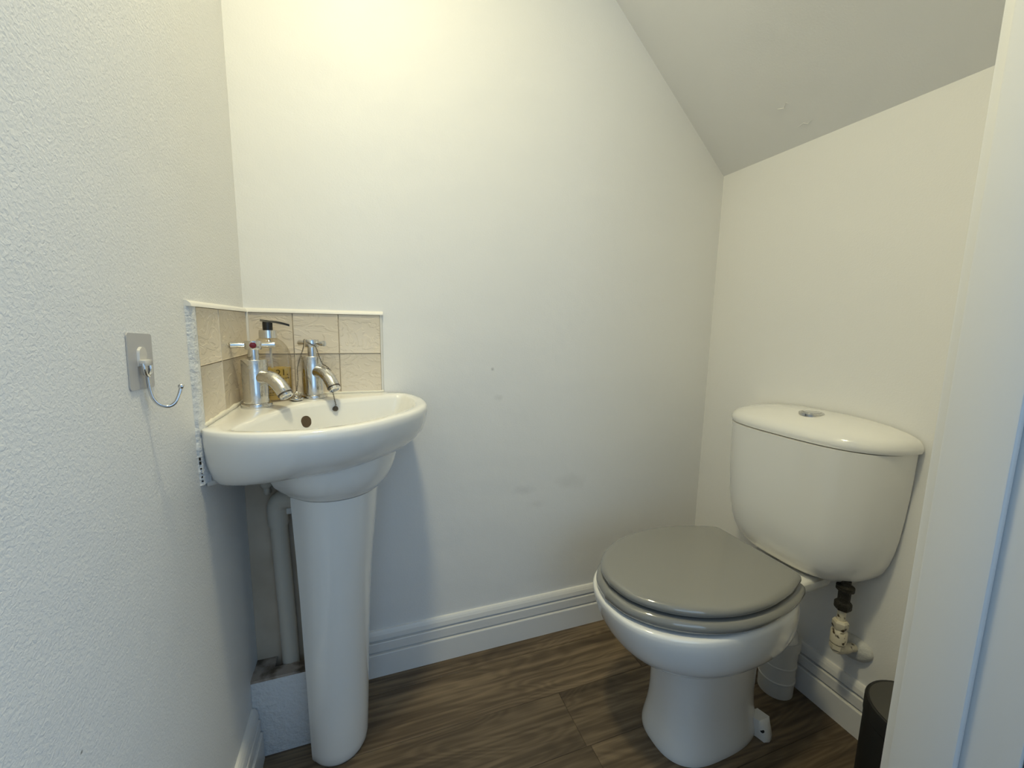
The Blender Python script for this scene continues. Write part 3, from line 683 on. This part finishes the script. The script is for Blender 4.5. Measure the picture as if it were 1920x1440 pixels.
for sgn in (-1, 1):   # fixing lugs either side of the foot
    y0 = FY_ + sgn*0.0765; yi = FY_ + sgn*0.05; bm = bmesh.new()
    loft(bm, [[Vector((1.120, yi, z)), Vector((1.133, y0, z)), Vector((1.137, y0+sgn*e*0.8, z)), Vector((1.150, y0+sgn*e, z)), Vector((1.163, y0+sgn*e*0.8, z)), Vector((1.168, y0, z)), Vector((1.160, yi, z))] for z, e in ((0.001, 0.019), (0.012, 0.0185), (0.026, 0.014), (0.038, 0.008), (0.047, 0.001))])
    child('fixing_lug', bm, m_cer, wc, 60)
child('screw_hole', lathe(bmesh.new(), [(0, -0.002), (0.0044, -0.002), (0.0044, 0.0012), (0, 0.0012)], (1.1368, FY_-0.0845, 0.026), (-1, -0.1, 0.35), 14), m_near_black, wc, 40)
# shelf that carries the cistern, and the trap outlet
bm = bmesh.new()
rg = []
for z, hw, x0 in ((0.3835, 0.082, 1.13), (0.380, 0.089, 1.125), (0.370, 0.091, 1.125), (0.355, 0.085, 1.13), (0.340, 0.07, 1.14), (0.332, 0.05, 1.16)):
    rg.append([Vector((x0, YC-hw, z)), Vector((1.33, YC-hw*0.92, z)), Vector((1.345, YC-hw*0.7, z)), Vector((1.345, YC+hw*0.7, z)), Vector((1.33, YC+hw*0.92, z)), Vector((x0, YC+hw, z))])
loft(bm, rg); child('cistern_shelf', bm, m_cer, wc, 40)
child('trap_outlet', tube(bmesh.new(), spline([(1.11, YC, 0.18), (1.18, YC, 0.215), (1.25, -0.404, 0.215), (1.293, -0.402, 0.185), (1.308, -0.402, 0.150)], 5), [0.043]*21, 28), m_cer, wc, 60)
# pan connector going into the floor
cn = tag(empty('pan_connector', (1.308, -0.402, 0)), 'white plastic soil pipe connector behind the toilet foot', 'pipe')
child('sleeve', lathe(bmesh.new(), [(0, 0.0005), (0.042, 0.0005), (0.043, 0.135), (0.047, 0.138), (0.047, 0.165), (0, 0.165)], (1.308, -0.402, 0), n=32), m_pvc_w, cn, 40)
for z in (0.045, 0.09):
    child('rib', lathe(bmesh.new(), [(0.042, z-0.003), (0.0448, z-0.001), (0.0448, z+0.001), (0.042, z+0.003)], (1.308, -0.402, 0), n=32), m_pvc_w, cn, 60)
# seat and lid
lid_c = [(0, 0), (0, 0.06), (0.0005, 0.112), (0.006, 0.127), (0.03, 0.140), (0.09, 0.160), (0.17, 0.1745), (0.25, 0.172), (0.325, 0.150), (0.387, 0.110), (0.428, 0.057), (0.441, 0)]
LXB, LKU, LKV, LZ = 1.1705, 0.968, 0.952, 0.448
def lid_out(k, z, ins=0.0, dx=0.0):
    H = half_outline(lid_c, 8); um = 0.22
    return [Vector((LXB + dx - LKU*(um + (u-um)*(k - ins/0.21)), YC + LKV*v*(k - ins/0.165), z)) for u, v in H]
def slab(zs, k, dx):
    b = bmesh.new(); loft(b, [lid_out(k, z, i_, dx) for z, i_ in zs]); return b
SZ = 0.3955
child('seat', slab([(SZ, 0.010), (SZ+0.002, 0.004), (SZ+0.006, 0.001), (SZ+0.012, 0.0), (SZ+0.018, 0.001), (SZ+0.0225, 0.0045), (SZ+0.0255, 0.010), (SZ+0.0265, 0.018)], 1.045, 0.001), m_seat, wc, 60)
child('lid', slab([(0.4255, 0.009), (0.4275, 0.004), (0.431, 0.001), (0.436, 0.0), (0.4405, 0.0012), (0.444, 0.0045), (0.4462, 0.009), (0.4472, 0.016), (0.4478, 0.04), (0.448, 0.09)], 1.0, 0.0), m_seat, wc, 60)
for k, (u, v) in enumerate(((0.30, 0.125), (0.30, -0.125), (0.41, 0.0))):
    child('seat_buffer', lathe(bmesh.new(), [(0, 0.3907), (0.006, 0.3907), (0.006, 0.3965), (0, 0.3965)], (LXB-u*0.96, YC+v, 0), n=12), m_pvc_w, wc, 40)
for v in (-0.078, 0.078):
    child('hinge', tube(bmesh.new(), [(1.178, YC+v-0.02, 0.412), (1.178, YC+v+0.02, 0.412)], 0.0075, 16), m_chrome, wc, 40)
# cistern
CXB = 1.374; CY = -0.3969
def cist(w_, d_, z, n=3.0, m=0.355, N=56):
    pts = []
    for k in range(N+1):
        a = math.pi*k/N; v = -math.cos(a)*w_; f_ = max(0, 1-abs(v/w_)**n)**m
        pts.append(Vector((CXB - d_*f_, CY+v, z)))
    return pts
CZB, CZT = 0.3844, 0.7264
prof = [(1, 1, 1), (.84, .9975, .997), (.70, .99, .994), (.56, .978, .988), (.41, .96, .977), (.3, .935, .96), (.214, .905, .936), (.142, .863, .908), (.091, .81, .867), (.048, .736, .81), (.02, .647, .734), (.004, .557, .636), (0, .47, .52)]
bm = bmesh.new()
loft(bm, [cist((0.2032-0.0015*(1-q))*pw, (0.159-0.008*(1-q))*pd_, CZB+(CZT-CZB)*q) for q, pw, pd_ in prof]); child('cistern', bm, m_cer, wc, 60)
bm = bmesh.new(); z0 = CZT+0.002
loft(bm, [cist(0.2115*k, 0.1535*k2, z0+h) for h, k, k2 in ((0, .965, .955), (0.0002, .99, .985), (.006, 1, 1), (.013, .998, .997), (.021, .982, .972), (.028, .955, .93), (.033, .915, .875), (.039, .84, .79), (.046, .70, .66), (.0515, .50, .50), (.0545, .25, .36))])
lidc = child('cistern_lid', bm, m_cer, wc, 60)
BT = Vector((1.305, CY-0.0175, 0.7825))
bt = child('flush_button', lathe(bmesh.new(), [(0, -0.006), (0.0265, -0.006), (0.0268, 0.0005), (0.0245, 0.0026), (0.0205, 0.0026), (0.0200, 0.0012), (0, 0.0012)], BT, n=36), m_chrome_dull, wc, 40)
bm = bmesh.new()
for sgn in (-1, 1):
    pts = []
    for k in range(17):
        a = math.pi*k/16; pts.append((0.0178*math.cos(a), sgn*(0.0008+0.0178*math.sin(a))))
    loft(bm, [[BT + Vector((y_*0.5+x_*0.866, -x_*0.5+y_*0.866, z)) for x_, y_ in pts] for z in (0.001, 0.0032)])
b2 = obj('button_half', at(bm, wc), m_chrome, bt)
# inlet valve below the cistern
iv = tag(empty('inlet_valve', (1.302, -0.54, 0.27)), 'corroded and paint-splashed water valve under the right of the cistern', 'valve')
ax, ay = 1.302, -0.540
child('tail', lathe(bmesh.new(), [(0, 0.352), (0.012, 0.352), (0.0125, 0.385), (0.018, 0.387), (0.018, 0.396), (0.010, 0.398), (0.010, 0.41), (0, 0.41)], (ax, ay, 0), n=16), m_corroded, iv, 40)
child('upper_nut', lathe(bmesh.new(), [(0, 0.338), (0.0155, 0.338), (0.017, 0.342), (0.017, 0.355), (0.014, 0.359), (0, 0.359)], (ax, ay, 0), n=6), m_corroded, iv, 20)
child('pipe', lathe(bmesh.new(), [(0, 0.30), (0.0085, 0.30), (0.0085, 0.34), (0, 0.34)], (ax, ay, 0), n=16), m_valve, iv, 40)
child('lower_nut', lathe(bmesh.new(), [(0, 0.288), (0.0145, 0.288), (0.016, 0.292), (0.016, 0.305), (0.013, 0.310), (0, 0.310)], (ax, ay, 0), n=6), m_valve, iv, 20)
child('valve_body', lathe(bmesh.new(), [(0, 0.248), (0.012, 0.248), (0.0165, 0.253), (0.0165, 0.281), (0.013, 0.286), (0.0115, 0.289), (0, 0.289)], (ax, ay, 0), n=16), m_valve, iv, 40)
child('elbow', tube(bmesh.new(), spline([(ax-0.004, ay, 0.240), (ax+0.004, ay-0.001, 0.236), (ax+0.020, ay-0.003, 0.232), (ax+0.045, ay-0.002, 0.226), (W-0.004, ay, 0.217)], 4), [0.0135]*6+[0.012]*5+[0.010]*6, 16), m_valve, iv, 50)
child('elbow_nut', lathe(bmesh.new(), [(0, 0.234), (0.012, 0.234), (0.015, 0.238), (0.015, 0.249), (0, 0.249)], (ax-0.002, ay, 0), n=6), m_valve, iv, 20)
bm = bmesh.new(); rg = []
for d, k in ((0.0, 1.0), (0.006, 0.98), (0.012, 0.88), (0.017, 0.66), (0.019, 0.40)):
    rg.append([Vector((W-d-0.0003, ay+0.008+0.042*k*math.cos(t)*(1+0.05*math.sin(3*t)), 0.213+0.031*k*math.sin(t)*(1+0.06*math.cos(2*t+1)))) for t in [2*math.pi*q/32 for q in range(32)]])
loft(bm, rg); child('wall_collar', bm, m_blob, iv, 60)

# ------------------------------------------------------------------ waste bin behind the door frame
bn = tag(empty('waste_bin', (1.258, -0.722, 0)), 'dark charcoal cylindrical bin half hidden by the door frame', 'bin')
obj('bin_body', lathe(bmesh.new(), [(0, 0.0005), (0.082, 0.0005), (0.085, 0.004), (0.085, 0.212), (0, 0.212)], n=48), m_bin, bn, 40)
obj('lid', lathe(bmesh.new(), [(0, 0.2125), (0.0835, 0.2125), (0.0862, 0.214), (0.0862, 0.244), (0.0845, 0.2475), (0.0815, 0.2485), (0.080, 0.2475), (0, 0.2475)], n=48), m_bin, bn, 40)
obj('lid_plate', lathe(bmesh.new(), [(0, 0.2476), (0.0795, 0.2476), (0.0795, 0.2481), (0, 0.2483)], n=48), m_bin_lid, bn, 40)
